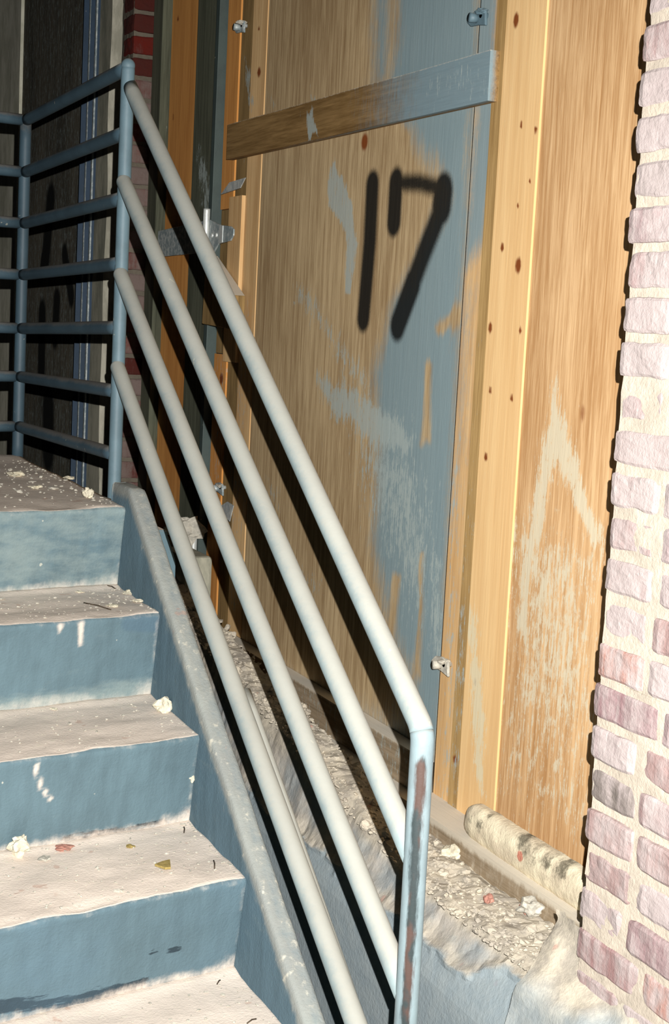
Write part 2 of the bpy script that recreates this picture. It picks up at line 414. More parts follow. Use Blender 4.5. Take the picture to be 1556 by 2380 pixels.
# strip of old plaster beside it, its pale face
t1 = sheet('trim_1', XF+.005, 4.80, 4.93, ZB, ZT, .1, 'pale_conc', wob=.02, res=.02); tag(t1, kind='structure')
for v in t1.data.vertices:
    if v.co.x < XF+.05: v.co.x += (4.93-v.co.y)*.42  # face tilted towards the viewer so the strip catches more flash
t2 = box('trim_2', XF+.015, XF+.14, 4.93, 5.12, ZB, ZT, 'old_conc', bev=.004); tag(t2, kind='structure')
back = box('wall_back', 1.52, 1.6, 1.6, 9, ZB, ZT, 'gap', bev=0); tag(back, kind='structure')  # near-black backing: shade of the void behind the seams put into its colour
t3 = sheet('trim_3', 1.436, 6.66, 7.6, ZB, ZT, .06, 'lime_conc', wob=.006, res=.03); tag(t3, kind='structure')

# ================================================================== OPENING, near bay: boards
def up(*px): return yz(px, XW)
ZL = -.90
# plywood panel with the sprayed number
num = [up((866, 430), (860, 560), (845, 738))[:], up((916, 515), (921, 425)), up((921, 425), (975, 425), (1030, 440)), up((1030, 440), (1032, 470), (985, 590), (925, 755))]
def m_black(P):
    a = stroke(P, num[0], .014, .047)
    a = np.maximum(a, stroke(P, num[1], .015, .047)); a = np.maximum(a, .7*stroke(P, num[2], .006, .036))
    a = np.maximum(a, .85*stroke(P, num[3], .014, .050)); a = np.maximum(a, stroke(P, up((1030, 448), (1027, 478)), .022, .056))
    return np.maximum(a, stroke(P, up((960, 660), (925, 755)), .016, .050))
def m_blue(P):
    a = poly(P, up((950, -900), (1150, -900), (1125, -200), (1105, 255), (1078, 700), (1035, 1400), (1015, 1850), (975, 1850), (960, 1600), (900, 1450), (868, 1250), (880, 1040), (868, 860), (900, 740), (950, 640), (1010, 520), (1040, 440), (965, 330), (900, 200), (925, 100)), .05)
    a = np.maximum(a, .75*poly(P, up((895, -900), (950, -900), (930, -200), (900, 200), (860, 200)), .05))
    a = np.maximum(a, .6*poly(P, up((700, 1640), (960, 1640), (960, 1900), (760, 1900)), .06))
    for q in (((988, 860), (1006, 860), (1000, 1010), (980, 1010)), ((905, 1330), (928, 1330), (905, 1560), (888, 1560)), ((978, 1290), (990, 1290), (972, 1580), (960, 1580)),
              ((905, 300), (960, 310), (955, 385), (910, 380)), ((1010, 780), (1085, 690), (1075, 760), (1020, 800)), ((870, 1750), (892, 1750), (885, 1850), (866, 1850))):
        a = a*(1-.85*poly(P, up(*q), .012))
    return a
def m_splash(P):
    a = poly(P, up((778, 360), (795, 420), (815, 470), (830, 560), (820, 690), (800, 700), (803, 590), (785, 520), (762, 470), (765, 420)), .012)
    a = np.maximum(a, .8*poly(P, up((722, 195), (740, 250), (728, 250)), .008))
    a = np.maximum(a, .62*poly(P, up((690, 655), (722, 672), (850, 850), (875, 960), (820, 900), (745, 770), (680, 720)), .03))
    a = np.maximum(a, .95*poly(P, up((730, 880), (800, 885), (880, 945), (965, 1010), (955, 1075), (870, 1060), (800, 985), (745, 930)), .03))
    a = np.maximum(a, .7*poly(P, up((810, 980), (960, 1000), (1015, 1200), (1000, 1480), (930, 1400), (860, 1200)), .09))
    a = np.maximum(a, .66*poly(P, up((990, 1240), (1035, 1300), (1020, 1560), (985, 1540)), .03))
    a = np.maximum(a, .62*poly(P, up((620, 1100), (655, 1130), (650, 1190), (625, 1150)), .03))
    a = np.maximum(a, .56*poly(P, up((680, 1310), (760, 1340), (755, 1390), (700, 1370)), .03))
    return np.maximum(a, .5*poly(P, up((620, 190), (650, 250), (635, 262)), .012))
def m_knot(P): return np.maximum(blob(P, up((848, 330))[0], .022, (1, 1.1)), blob(P, up((1005, 365))[0], .02)*.3)
def m_dust(P): return .55*np.clip((ZL+.13-P[:, 1])/.13, 0, 1)
panel = sheet('numbered_plywood', XW, 2.6328, 3.755, ZL+.02, 1.45, .018, 'ply', res=.005, marks=dict(black=m_black, blue=m_blue, splash=m_splash, knot=m_knot, dust=m_dust))
tag(panel, 'tall tan plywood panel with a black spray-painted 17 and blue overspray', 'plywood panel')
# blue strip right of the thin seam, bare pine lower down
def s_blue(P): return np.maximum(poly(P, up((1130, -900), (1200, -900), (1170, -200), (1128, 560), (1075, 640), (1100, 300)), .03), .42*poly(P, up((1070, 640), (1120, 640), (1070, 1250), (1030, 1250)), .04))
strip = sheet('wooden_jamb_strip', XW, 2.560, 2.6312, -1.0, 1.45, .03, 'pale_pine', marks=dict(black=lambda P: np.clip((P[:, 0]-2.6285)/.002, 0, 1), blue=s_blue, splash=lambda P: .5*poly(P, up((1030, 1000), (1090, 1000), (1060, 1900), (1010, 1900)), .05), dust=lambda P: np.clip((ZL-P[:, 1])/.1, 0, 1)*.6))  # black mark along its left edge paints the dark of the seam gap
tag(strip, 'narrow jamb strip right of the numbered panel, blue above and bare pine below', 'board')
es = sheet('wooden_stud_edge', 1.4465, 2.5215, 2.5585, -1.03, 1.45, .035, 'edge', marks=dict(splash=lambda P: .45*poly(P, up((1060, 900), (1110, 900), (1090, 1900), (1040, 1900)), .03), dust=lambda P: np.zeros(len(P)), knot=lambda P: blob(P, up((1062, 1765))[0], .012)))
tag(es, 'narrow edge-on board, olive tan, between the blue jamb strip and the knotty stud', 'board')
kn = [(1205, 617, .021), (1200, 47, .020), (1246, 302, .011), (1212, 290, .010), (1205, 478, .009), (1140, 762, .016), (1210, 768, .011), (1190, 925, .011), (1140, 907, .011), (1130, 1062, .013), (1168, 575, .013), (1232, 420, .008), (1105, 1585, .012), (1120, 1747, .006)]
def k_knot(P):
    a = np.zeros(len(P))
    for x, y, r in kn: a = np.maximum(a, blob(P, yz(((x, y),), 1.446)[0], r*.8, (.8, 1.15)))
    return a
def k_splash(P): return .95*poly(P, up((1090, 1380), (1112, 1440), (1140, 1700), (1135, 1850), (1110, 1800), (1100, 1600)), .02)
stud = sheet('knotty_pine_stud', 1.446, 2.380, 2.520, -.955, 1.45, .038, 'knotty', marks=dict(knot=k_knot, splash=k_splash))
tag(stud, 'wide yellow pine stud full of knots, right of the numbered panel', 'stud')
def r_splash(P):
    a = poly(P, up((1285, 830), (1300, 950), (1400, 1240), (1402, 1330), (1335, 1200), (1290, 1090), (1255, 1290), (1225, 1500), (1195, 1500), (1225, 1200), (1258, 1000)), .02)
    a = np.maximum(a, .68*poly(P, up((1185, 1180), (1400, 1270), (1378, 1720), (1180, 1700)), .07))
    a = np.maximum(a, .5*poly(P, up((1160, 1600), (1390, 1650), (1370, 2000), (1160, 1850)), .05))
    return np.maximum(a, .5*poly(P, up((1290, 1250), (1330, 1250), (1350, 1500), (1320, 1480)), .02))
rp = sheet('golden_plywood', XW, 1.80, 2.379, -.93, 1.45, .018, 'ply_right', marks=dict(splash=r_splash, knot=lambda P: np.maximum(blob(P, up((1355, 960))[0], .02, (.7, 1.3))*.6, blob(P, up((1300, 55))[0], .03, (1, 1))*.3),
           dust=lambda P: .5*np.clip((-.84-P[:, 1])/.1, 0, 1)))
tag(rp, 'golden streaked plywood sheet between the knotty stud and the near brick pier', 'plywood panel')
# the horizontal cross board
XC = 1.426
def c_blue(P): return np.clip((3.20-P[:, 0])/.45, 0, 1)*.95
def c_spl(P): return np.maximum(poly(P, yz(((712, 245), (722, 250), (728, 285), (745, 325), (715, 328), (712, 290)), XC), .008), .55*poly(P, yz(((1000, 180), (1130, 150), (1130, 230), (1000, 230)), XC), .03))
cb = sheet('cross_board', XC, 2.536, 3.968, .4285, .5212, .0215, 'cross', res=.004, marks=dict(blue=c_blue, splash=c_spl, dust=lambda P: np.clip((P[:, 1]-.516)/.008, 0, 1)*.8, knot=lambda P: blob(P, yz(((930, 205),), XC)[0], .02)*.5), wob=.003)
tag(cb, 'horizontal wooden cross board nailed over the top of the numbered panel', 'board')
# left side of the near bay: boards and studs, top to bottom
def stack(name, y0, y1, z0, z1, X, mat, label, cut=None, marks=None, cat='board'):
    if cut:
        o = prism(name, cut, X, X+.036, mat)
    else: o = sheet(name, X, y0, y1, z0, z1, .036, mat, res=.008, marks=marks)
    tag(o, label, cat); return o
def g_splash(P): return np.maximum(.75*poly(P, up((570, 160), (592, 230), (590, 290), (575, 220)), .02), .45*poly(P, up((540, 700), (600, 700), (560, 1450), (520, 1450)), .08))
stack('pine_stud', 3.758, 3.862, -.861, 1.45, XW-.002, 'pale_pine', 'long pale pine stud along the left edge of the numbered panel', marks=dict(splash=g_splash, knot=lambda P: np.maximum(blob(P, yz(((604, 168),), XW)[0], .017), blob(P, up((604, 65))[0], .009))), cat='stud')
stack('weathered_board', 3.864, 3.962, .33, 1.45, XW+.004, 'brown', 'upper weathered brown board left of the pale stud', marks=dict(splash=lambda P: .8*poly(P, up((560, 130), (582, 190), (580, 260), (568, 210)), .015)))
stack('pine_board', 3.864, 3.962, -.12, .328, XW-.012, 'pale_pine', 'short pale pine board behind the right tip of the upper strap hinge')
stack('weathered_block', 0, 0, 0, 0, XW-.05, 'brown', 'diagonal-cut brown block below the upper strap hinge', cut=[(3.80, .06), (4.03, .17), (4.04, -.02), (3.80, -.03)][::-1])
stack('weathered_board', 3.864, 3.962, -.90, -.122, XW+.004, 'brown', 'lower weathered brown board left of the pale stud, behind the rails')
stack('pine_board', 3.965, 4.065, .30, 1.45, XW, 'orange', 'upper orange pine board between the steel strip and the brown board')
stack('weathered_board', 3.965, 4.065, -.10, .298, XW+.004, 'brown', 'brown board piece behind the pin of the upper strap hinge')
stack('pine_board', 3.965, 4.065, -.92, -.102, XW, 'orange', 'lower orange pine board holding the left metal catch', marks=dict(knot=lambda P: blob(P, up((515, 880))[0], .02), splash=lambda P: .5*poly(P, up((500, 700), (540, 700), (520, 1150), (480, 1150)), .1)))
stp = box('steel_edge_strip', XW-.022, XW+.01, 4.075, 4.102, -.95, 1.45, 'black_steel', bev=.001); tag(stp, 'narrow dark steel strip beside the black seam at the hinges', 'steel strip')
def gp(P): return np.maximum(.8*poly(P, up((460, 330), (480, 380), (497, 450), (498, 560), (480, 540), (462, 420)), .03), .5*poly(P, up((500, 20), (520, 60), (515, 130), (505, 80)), .02))
leaf = sheet('weathered_plywood_strip', XW-.004, 4.128, 4.315, -.95, 1.45, .02, 'grey_ply', res=.01, marks=dict(splash=lambda P: gp(P)*.9)); tag(leaf, 'dark grey-green plywood strip left of the black seam', 'plywood panel')
ob = sheet('orange_pine_board', XW, 4.317, 4.572, -.95, 1.45, .036, 'orange', res=.01, marks=dict(knot=lambda P: np.maximum(blob(P, up((414, 42))[0], .012), blob(P, up((403, 272))[0], .012)), dust=lambda P: np.zeros(len(P)))); tag(ob, 'broad orange pine board at the far left of the bay, beside the red brick reveal', 'board')
jb = box('grey_jamb_board', XW-.03, XW+.03, 4.574, 4.668, -.95, 1.45, 'grey_ply', bev=.002); tag(jb, 'grey board standing against the red brick reveal', 'board')

# ---- hardware
def hinge(yc, zc, left, right, label, wid=.07):
    h = empty('strap_hinge'); tag(h, label, 'hinge', 'strap hinges')
    XH = XW-.026
    prism('hinge_strap', [(yc+.01, zc-.045), (yc+.01, zc+.045), (yc+left, zc+.030), (yc+left, zc-.05)], XH, XH+.005, 'galv', h, .001)
    if right:
        bm = bmesh.new()
        pl = [(yc-.01, zc+.045), (yc-.01, zc-.05), (yc-.05, zc-.048), (yc-.09, zc-.024), (yc-right+.02, zc-.018), (yc-right, zc-.004), (yc-right, zc+.012), (yc-right+.02, zc+.02), (yc-.09, zc+.028)]
        prism('hinge_leaf', pl, XH, XH+.005, 'galv', h, .001)
        prism('bright_band', [(yc-.125, zc+.024), (yc-.10, zc+.028), (yc-.10, zc-.024), (yc-.125, zc-.021)], XH-.002, XH+.001, 'bright', h, 0)
        for yy in (-.04, -.075): 
            V, F, _ = tube([(XH-.004, yc+yy, zc), (XH+.004, yc+yy, zc)], .006, 10); mesh('screw', V, F, 'bright', h, True)
    V, F, _ = tube([(XH-.006, yc, zc-.078), (XH-.006, yc, zc-.076), (XH-.006, yc, zc+.07), (XH-.006, yc, zc+.075)], .010, 16); mesh('hinge_pin', V, F, 'bright', h, True)
    return h
hinge(4.088, .226, .47, .205, 'upper galvanised strap hinge crossing the black seam behind the top rails')
hinge(4.088, -.685, .16, 0, 'lower strap hinge with upright pin, beside the concrete block behind the rails')
def catch(c, s, label, mat='galv'):
    k = empty('metal_catch'); tag(k, label, 'catch', 'metal catches holding the panel')
    x, y, z = c
    prism('catch_plate', [(y-.030*s, z-.018), (y-.026*s, z+.012), (y+.0*s, z+.017), (y+.03*s, z+.012), (y+.045*s, z-.001), (y+.03*s, z-.011), (y, z-.013)], x-.014, x-.008, mat, k, .0015)
    V, F, _ = tube([(x-.03, y+.005*s, z), (x-.012, y+.005*s, z)], .009, 12); mesh('bolt', V, F, mat, k, True)
    V, F, _ = tube([(x-.014, y-.01*s, z+.004), (x+.002, y-.01*s, z+.004)], .006, 10); mesh('screw', V, F, mat, k, True)
    o = chunk('plaster_crust', (x-.014, y-.012*s, z+.005), .009, 'chunk_grey' if mat != 'post_blue' else 'post_blue', (1, 1.5, .6), int(abs(y*1000)) % 97, k)
catch((XW, 3.93, .775), 1, 'dark metal catch high on the brown board, upper left', 'galv')
catch((XW, 3.945, -.474), 1, 'dusty metal catch on the orange board seen between the rails')
catch((XW, 2.612, .592), 1, 'blue-painted metal catch at the top right of the numbered panel', 'post_blue')
catch((XW-.002, 2.598, -.668), 1, 'plaster-crusted metal catch low on the jamb strip', 'chunk_grey')
for px, sc_, lab in ((((572, 413), (560, 437), (515, 452), (535, 424)), 1, 'grey paper scrap stuck slantwise under the left end of the cross board'), (((511, 1178), (530, 1166), (544, 1175), (535, 1212), (520, 1195)), 1, 'pale grey scrap under the dusty catch between the rails')):
    P = yz(px, XW-.024); o = prism('paper_scrap', P, XW-.026, XW-.0235, 'paper', bev=0); tag(o, lab, 'scrap')

# bottom plates and sills along the wall
def pl_dust(P): return np.clip((P[:, 1]+.872)/.01, 0, 1)*.6
bp = sheet('bottom_plate', 1.412, 2.63, 3.80, -.945, -.862, .036, 'plate', res=.008, wob=.003, marks=dict(dust=pl_dust, splash=lambda P: .4*np.ones(len(P)))); tag(bp, 'dusty wooden plate lying along the foot of the numbered panel', 'board')
sl = sheet('sill_beam', 1.372, 1.90, 3.88, -1.01, -.943, .15, 'plate', res=.01, wob=.004, marks=dict(dust=lambda P: .35+np.clip((P[:, 1]+.953)/.01, 0, 1)*.5)); tag(sl, 'brownish sill beam with dusty top, under the rounded mouldy plank', 'beam')
# rounded plank: half round on top, round at its left end
V = []; F = []; bk = []; rd = []
y0p, y1p, zc0 = 1.90, 2.40, -.914
ny, nt = 90, 22
for i in range(ny+1):
    t = i/ny; y = y0p+(y1p-y0p)*t; e = max(0, (y-(y1p-.045))/.045); sc = math.sqrt(max(.0, 1-e*e))
    for j in range(nt+1):
        th = math.pi*(j/nt) ; zz = math.cos(th); xx = -math.sin(th)**.55
        p = Vector((1.412+xx*.030*max(sc, .15)**.7, y, zc0+zz*.036*sc)); p += mnoise.noise_vector(p*40)*.002
        V.append(p)
for i in range(ny):
    for j in range(nt): a = i*(nt+1)+j; F.append([a, a+1, a+nt+2, a+nt+1])
F.append([j for j in range(nt+1)]); F.append([ny*(nt+1)+j for j in range(nt+1)][::-1])
P = np.array([(v.y, v.z) for v in V]); q = lambda *a: yz(a, 1.385)
bk = np.zeros(len(P))
for (x, y, r, m) in ((1118, 1918, .016, 1), (1095, 1905, .012, .8), (1210, 1952, .022, 1), (1225, 1975, .022, .8), (1270, 2005, .022, .9), (1305, 2020, .024, 1), (1240, 1985, .05, .55), (1290, 2010, .05, .55), (1130, 1890, .02, .7), (1160, 1905, .015, .5), (1085, 1935, .016, .7)):
    bk = np.maximum(bk, m*blob(P, q((x, y))[0], r))
rd = blob(P, q((1212, 1990))[0], .014)
pk = mesh('rounded_plank', V, F, 'plank', None, True, {'black': bk, 'red': rd}); tag(pk, 'round-ended plank, crusted white with black mould spots, by the near brick pier', 'plank')

# ================================================================== concrete ledge with rubble
def ledge():
    ny, y0, y1 = 250, 1.2, 4.6
    prof = [(1.415, -.985), (1.39, -.985), (1.37, -.985), (1.35, -.984), (1.33, -.984), (1.31, -.985), (1.29, -.986), (1.27, -.988), (1.258, -.992), (1.25, -1.0), (1.244, -1.01), (1.238, -1.02), (1.23, -1.03), (1.222, -1.042), (1.214, -1.055), (1.206, -1.07), (1.2, -1.085), (1.196, -1.1), (1.194, -1.12), (1.192, -1.15), (1.19, -1.19), (1.19, -1.24), (1.19, -1.30), (1.19, -1.5), (1.19, ZB), (1.415, ZB)]
    pp = [prof[0]]
    for a, b in zip(prof[:-1], prof[1:]):
        m_ = max(1, int(math.hypot(b[0]-a[0], b[1]-a[1])/.005)) if -1.13 < b[1] < -.988 else 1
        for q_ in range(1, m_+1): pp.append((a[0]+(b[0]-a[0])*q_/m_, a[1]+(b[1]-a[1])*q_/m_))
    prof = pp
    V = []; F = []; gr = []; bl = []
    for i in range(ny+1):
        y = y0+(y1-y0)*i/ny
        yc = 1.86+.02*mnoise.noise(Vector((y*7, 0, 3)))
        line = -1.05+.018*mnoise.noise(Vector((y*9, 2, 1)))+.01*mnoise.noise(Vector((y*31, 2, 1)))
        line += .035*max(0, min(1, (2.08-y)/.1))
        for j, (x, z) in enumerate(prof):
            p = Vector((x, y, z)); front = z < -.987
            if not front and j >= 2 or (front and z > -1.045): p.z += max(0, y-2.3)*.15*min(1, max(0, (1.39-x)/.06))*(1 if not front else max(0, (z+1.045)/.058))
            if z > -1.1:
                amp = 1 if not front else .6
                if front and z < line: amp = .12
                h = (mnoise.noise(Vector((x*22, y*16, 1)))*.010+mnoise.noise(Vector((x*60, y*55, 4)))*.006)*(amp if j else .2)
                p.z += h
                if front and z >= line: p.x += mnoise.noise(Vector((y*18, z*20, 7)))*.005+mnoise.noise(Vector((y*50, z*60, 2)))*.003
            dl = z-line+.006*mnoise.noise(Vector((y*60, z*60, 3)))
            if front: p.x -= .007*math.exp(-(dl/.010)**2)
            V.append(p)
            b_ = max(0, min(1, -dl/.006+.5)) if front else 0.0
            rim = math.exp(-((dl-.006)/.014)**2)
            pocket = max(0, min(1, (-1.0-z)/.012)) if front else 0
            gr.append(pocket*(1-b_)*(1-.75*rim)*(.9+.4*mnoise.noise(Vector((y*12, z*12, 3))))); bl.append(b_)
    n = len(prof)
    for i in range(ny):
        for j in range(n-1): a = i*n+j; F.append([a, a+n, a+n+1, a+1])
    F.append(list(range(n))); F.append([ny*n+j for j in range(n)][::-1])
    return mesh('concrete_ledge', V, F, 'rubble', None, False, {'grey': gr, 'blue': bl})
lg = ledge(); lg.name = 'trim_4'; tag(lg, kind='structure')
# loose crust of rubble on the ledge: lumps beyond counting
bm = bmesh.new(); rr = random.Random(3)
for k in range(2600):
    y = rr.uniform(1.78, 3.9); x = min(1.40, max(1.235, rr.gauss(1.30, .04))) if y < 2.6 else rr.uniform(1.235, 1.40); r = rr.choice([.002, .0025, .003, .004, .005]) if rr.random() < .95 else rr.uniform(.007, .012)
    if y < 2.7 and x > 1.36: x -= .05
    z = -.986+mnoise.noise(Vector((x*22, y*16, 1)))*.010+r*.15+max(0, y-2.3)*.15*max(0, min(1, (1.40-x)/.06))
    m = Matrix.Translation((x, y, z)) @ Matrix.Rotation(rr.random()*6, 4, 'Z') @ Matrix.Rotation(rr.random()*.8, 4, 'X') @ Matrix.Diagonal((r, r*rr.uniform(.6, 1.5), r*.6, 1))
    res_ = bmesh.ops.create_icosphere(bm, subdivisions=1 if r < .01 else 2, radius=1, matrix=m)
    for v in res_['verts']: v.co += mnoise.noise_vector(v.co*140+Vector((k, 0, 0)))*r*.45
rb = from_bm('plaster_rubble', bm, 'rubble'); tag(rb, 'pale crumbled plaster strewn along the ledge at the foot of the wall', 'rubble', kind='stuff')
for i, (x, y, X, r, m, lab) in enumerate(((1075, 1985, 1.33, .016, 'chunk', 'cream plaster lump on the ledge just right of the lower rail post'), (1268, 2108, 1.36, .012, 'chunk_red', 'pinkish brick chip on the ledge below the mouldy plank'), (1135, 2090, 1.28, .008, 'chunk_red', 'small red brick chip in the middle of the rubble'),
        (1060, 1990, 1.32, .010, 'chunk', 'small cream plaster lump beside the larger lump by the lower rail post'), (1285, 2228, 1.27, .008, 'chunk_red', 'small red brick chip at the front edge of the ledge'), (605, 1650, 1.40, .016, 'chunk', 'plaster lump at the far end of the ledge between the rails'),
        (1240, 2120, 1.34, .018, 'chunk_grey', 'grey flat plaster piece leaning at the sill beam'))):
    p = onz(x, y, -.98); o = chunk('plaster_lump' if m != 'chunk_red' else 'brick_chip', (min(p.x, 1.36), p.y, -.985), r, m, (1, 1.3, .8), i+20); tag(o, lab, 'rubble piece')
# plaster crust at the foot of the near pier
V = []; F = []; bl = []
for i in range(61):
    for j in range(41):
        y = .9+.95*i/60; t = j/40
        x = 1.245-.10*t**1.5 ; z = -.865-.14*t**.9
        if j > 30: z -= (j-30)*.02
        p = Vector((x, y, z)); p += mnoise.noise_vector(p*18)*.012+mnoise.noise_vector(p*60)*.004
        p += mnoise.noise_vector(p*130)*.0015; V.append(p); bl.append(.8*max(0, min(1, (t-.42)*4+mnoise.noise(p*10)*1.2)))
for i in range(60):
    for j in range(40): a = i*41+j; F.append([a, a+41, a+42, a+1])
cr = mesh('trim_6', V, F, 'rubble', None, True, {'blue': bl, 'grey': np.zeros(len(V))}); tag(cr, kind='structure')
blk2 = chunk('plaster_heap', (1.385, 4.07, -.658), .034, 'chunk_grey', (.45, 1.6, 1.1), 4); tag(blk2, 'grey crumbled plaster heap beside the lower strap hinge', 'rubble piece')
bl3 = box('concrete_footing', 1.33, 1.412, 3.90, 4.66, ZB, -.66, 'old_conc', bev=.01); tag(bl3, 'low grey concrete footing under the lower strap hinge', 'block')

# ================================================================== staircase
D = Vector((math.cos(SKEW), math.sin(SKEW), 0))
RUN, RISE, LEAN = .266, .178, .036
X0, Y0, Z0 = .920, 3.104, -.414
stair = empty('staircase'); tag(stair, 'blue-painted concrete staircase covered in pale dust, climbing to a landing', 'staircase')
def riser_uv(x, y, k):
    """photo point on riser k -> (distance left of the stringer, height below the nosing)"""
    N = Vector((X0, Y0-RUN*k, Z0-RISE*k)); e1 = D; e2 = Vector((0, LEAN, -RISE)); nrm = e1.cross(e2); q = ray(x, y); p = q*(N.dot(nrm)/q.dot(nrm)); d = p-N
    s = -d.x/D.x; return (s, -d.z)
def tread_uv(x, y, k):
    N = Vector((X0, Y0-RUN*k, Z0-RISE*k)); p = onz(x, y, N.z); s = -(p.x-N.x)/D.x; return (s, p.y-(N.y-s*D.y))
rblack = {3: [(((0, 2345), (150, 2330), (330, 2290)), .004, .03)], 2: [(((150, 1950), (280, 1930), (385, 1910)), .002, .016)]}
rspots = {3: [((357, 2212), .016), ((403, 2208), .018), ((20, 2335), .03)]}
rwash = {-1: 0}
def step(k, depth, name, smin=-.004, smax=2.1):
    prof = []
    nb = 26
    for i in range(nb+1): prof.append((depth*(1-i/nb)+.008*(i/nb), 0.0))
    for a in (20, 45, 70): prof.append((.008-.008*math.sin(math.radians(a)), -.008+.008*math.cos(math.radians(a))))
    nr = 22
    for i in range(nr+1): t = i/nr; prof.append((LEAN*t, -.008-(RISE-.008)*t))
    prof += [(LEAN, -RISE-.05), (depth, -RISE-.05)]
    ns = 190; V = []; uvr = []; kind_ = []
    N = Vector((X0, Y0-RUN*k, Z0-RISE*k)); o = k*11.3
    for i in range(ns+1):
        s = smin+(smax-smin)*i/ns
        base = N-D*s
        for j, (dy, dz) in enumerate(prof):
            p = base+Vector((0, dy, dz))
            if 0 < j < len(prof)-2:
                w_ = mnoise.noise(Vector((s*9+o, dy*12, dz*12)))*.0028+mnoise.noise(Vector((s*34+o, dy*30, dz*30)))*.0012
                if j <= nb: p.z += w_
                else: p.y += w_
                if nb-1 <= j <= nb+4: p.z += mnoise.noise(Vector((s*15+o, 5, 0)))*.003-.001; p.y += mnoise.noise(Vector((s*40+o, 9, 0)))*.002
                # dust fillet in the corner at the tread's back and the riser's foot
                if j < 4: p.z += .006*(1-j/4)*(1+mnoise.noise(Vector((s*7+o, 1, 0))))
            V.append(p); uvr.append((s, -dz)); kind_.append(0 if j <= nb else 1)
    n = len(prof); F = []
    for i in range(ns):
        for j in range(n): a = i*n+j; b = i*n+(j+1) % n; F.append([a, b, b+n, a+n])
    F += [list(range(n))[::-1], [ns*n+j for j in range(n)]]
    U = np.array(uvr); onr = np.array(kind_) == 1
    dust = np.where(onr, 0, .9)
    wob = np.array([mnoise.noise(Vector((u[0]*5+o, 3, 0))) for u in U]); wob2 = np.array([mnoise.noise(Vector((u[0]*22+o, 6, 0))) for u in U])
    foot = np.clip((U[:, 1]-(RISE-.030-.022*wob))/.024, 0, 1)*.62
    edge = np.clip((.012-U[:, 0])/.008, 0, 1)*.4
    lip = np.clip((.012+.008*wob2-U[:, 1])/.008, 0, 1)*.28
    corner = np.clip(1-np.hypot(U[:, 0]/.07, (U[:, 1]-RISE)/.05), 0, 1)
    dust = np.maximum(dust, np.where(onr, np.maximum.reduce([foot, edge, lip, corner]), 0))
    black = np.zeros(len(U)); dark = np.zeros(len(U))
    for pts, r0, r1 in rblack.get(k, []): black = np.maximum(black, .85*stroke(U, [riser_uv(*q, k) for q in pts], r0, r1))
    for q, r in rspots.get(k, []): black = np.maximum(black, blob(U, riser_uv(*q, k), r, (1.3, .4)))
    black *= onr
    wash = onr*{0: .62, 1: .18, 2: .12, 3: .05}.get(k, .1)*np.ones(len(U))
    if k == 1: wash = np.maximum(wash, onr*.75*np.clip((U[:, 1]-.12)/.04, 0, 1)); dark = onr*stroke(U, [riser_uv(300, 1447, 1), riser_uv(370, 1450, 1)], .01, .03)
    if k == 1: dust = np.maximum(dust, onr*np.maximum(stroke(U, [riser_uv(187, 1450, 1), riser_uv(187, 1495, 1)], .002, .012), .9*stroke(U, [riser_uv(137, 1452, 1), riser_uv(136, 1465, 1)], .002, .010)))
    if k == 2: dust = np.maximum(dust, onr*.9*stroke(U, [riser_uv(80, 1780, 2), riser_uv(95, 1830, 2), riser_uv(117, 1858, 2)], .001, .009))
    if k == 3: dark = np.maximum(dark, onr*.5)
    return mesh(name, V, F, 'step', stair, True, dict(dust=dust, black=black, dark=dark, wash=wash))
step(0, 1.10, 'landing')
for k in range(1, 7): step(k, RUN+LEAN+.01, 'step')
# base mass below the steps so the flight is solid
core2 = []
bm = bmesh.new()
pts = [(Y0+1.08, Z0-.03)]
for k in range(0, 7): pts += [(Y0-RUN*k+LEAN+.02, Z0-RISE*k-.03), (Y0-RUN*k+LEAN+.02, Z0-RISE*(k+1)-.03)]
pts[-1] = (pts[-1][0], ZB); pts += [(Y0+1.08, ZB)]
a = [bm.verts.new((X0-.002, y, z)) for y, z in pts]; b = [bm.verts.new((X0-2.05*D.x, y-2.05*D.y, z)) for y, z in pts]
bm.faces.new(a); bm.faces.new(b[::-1])
for i in range(len(a)): bm.faces.new([a[i], b[i], b[(i+1) % len(a)], a[(i+1) % len(a)]])
bmesh.ops.recalc_face_normals(bm, faces=bm.faces[:]); from_bm('stair_base', bm, 'step', stair)

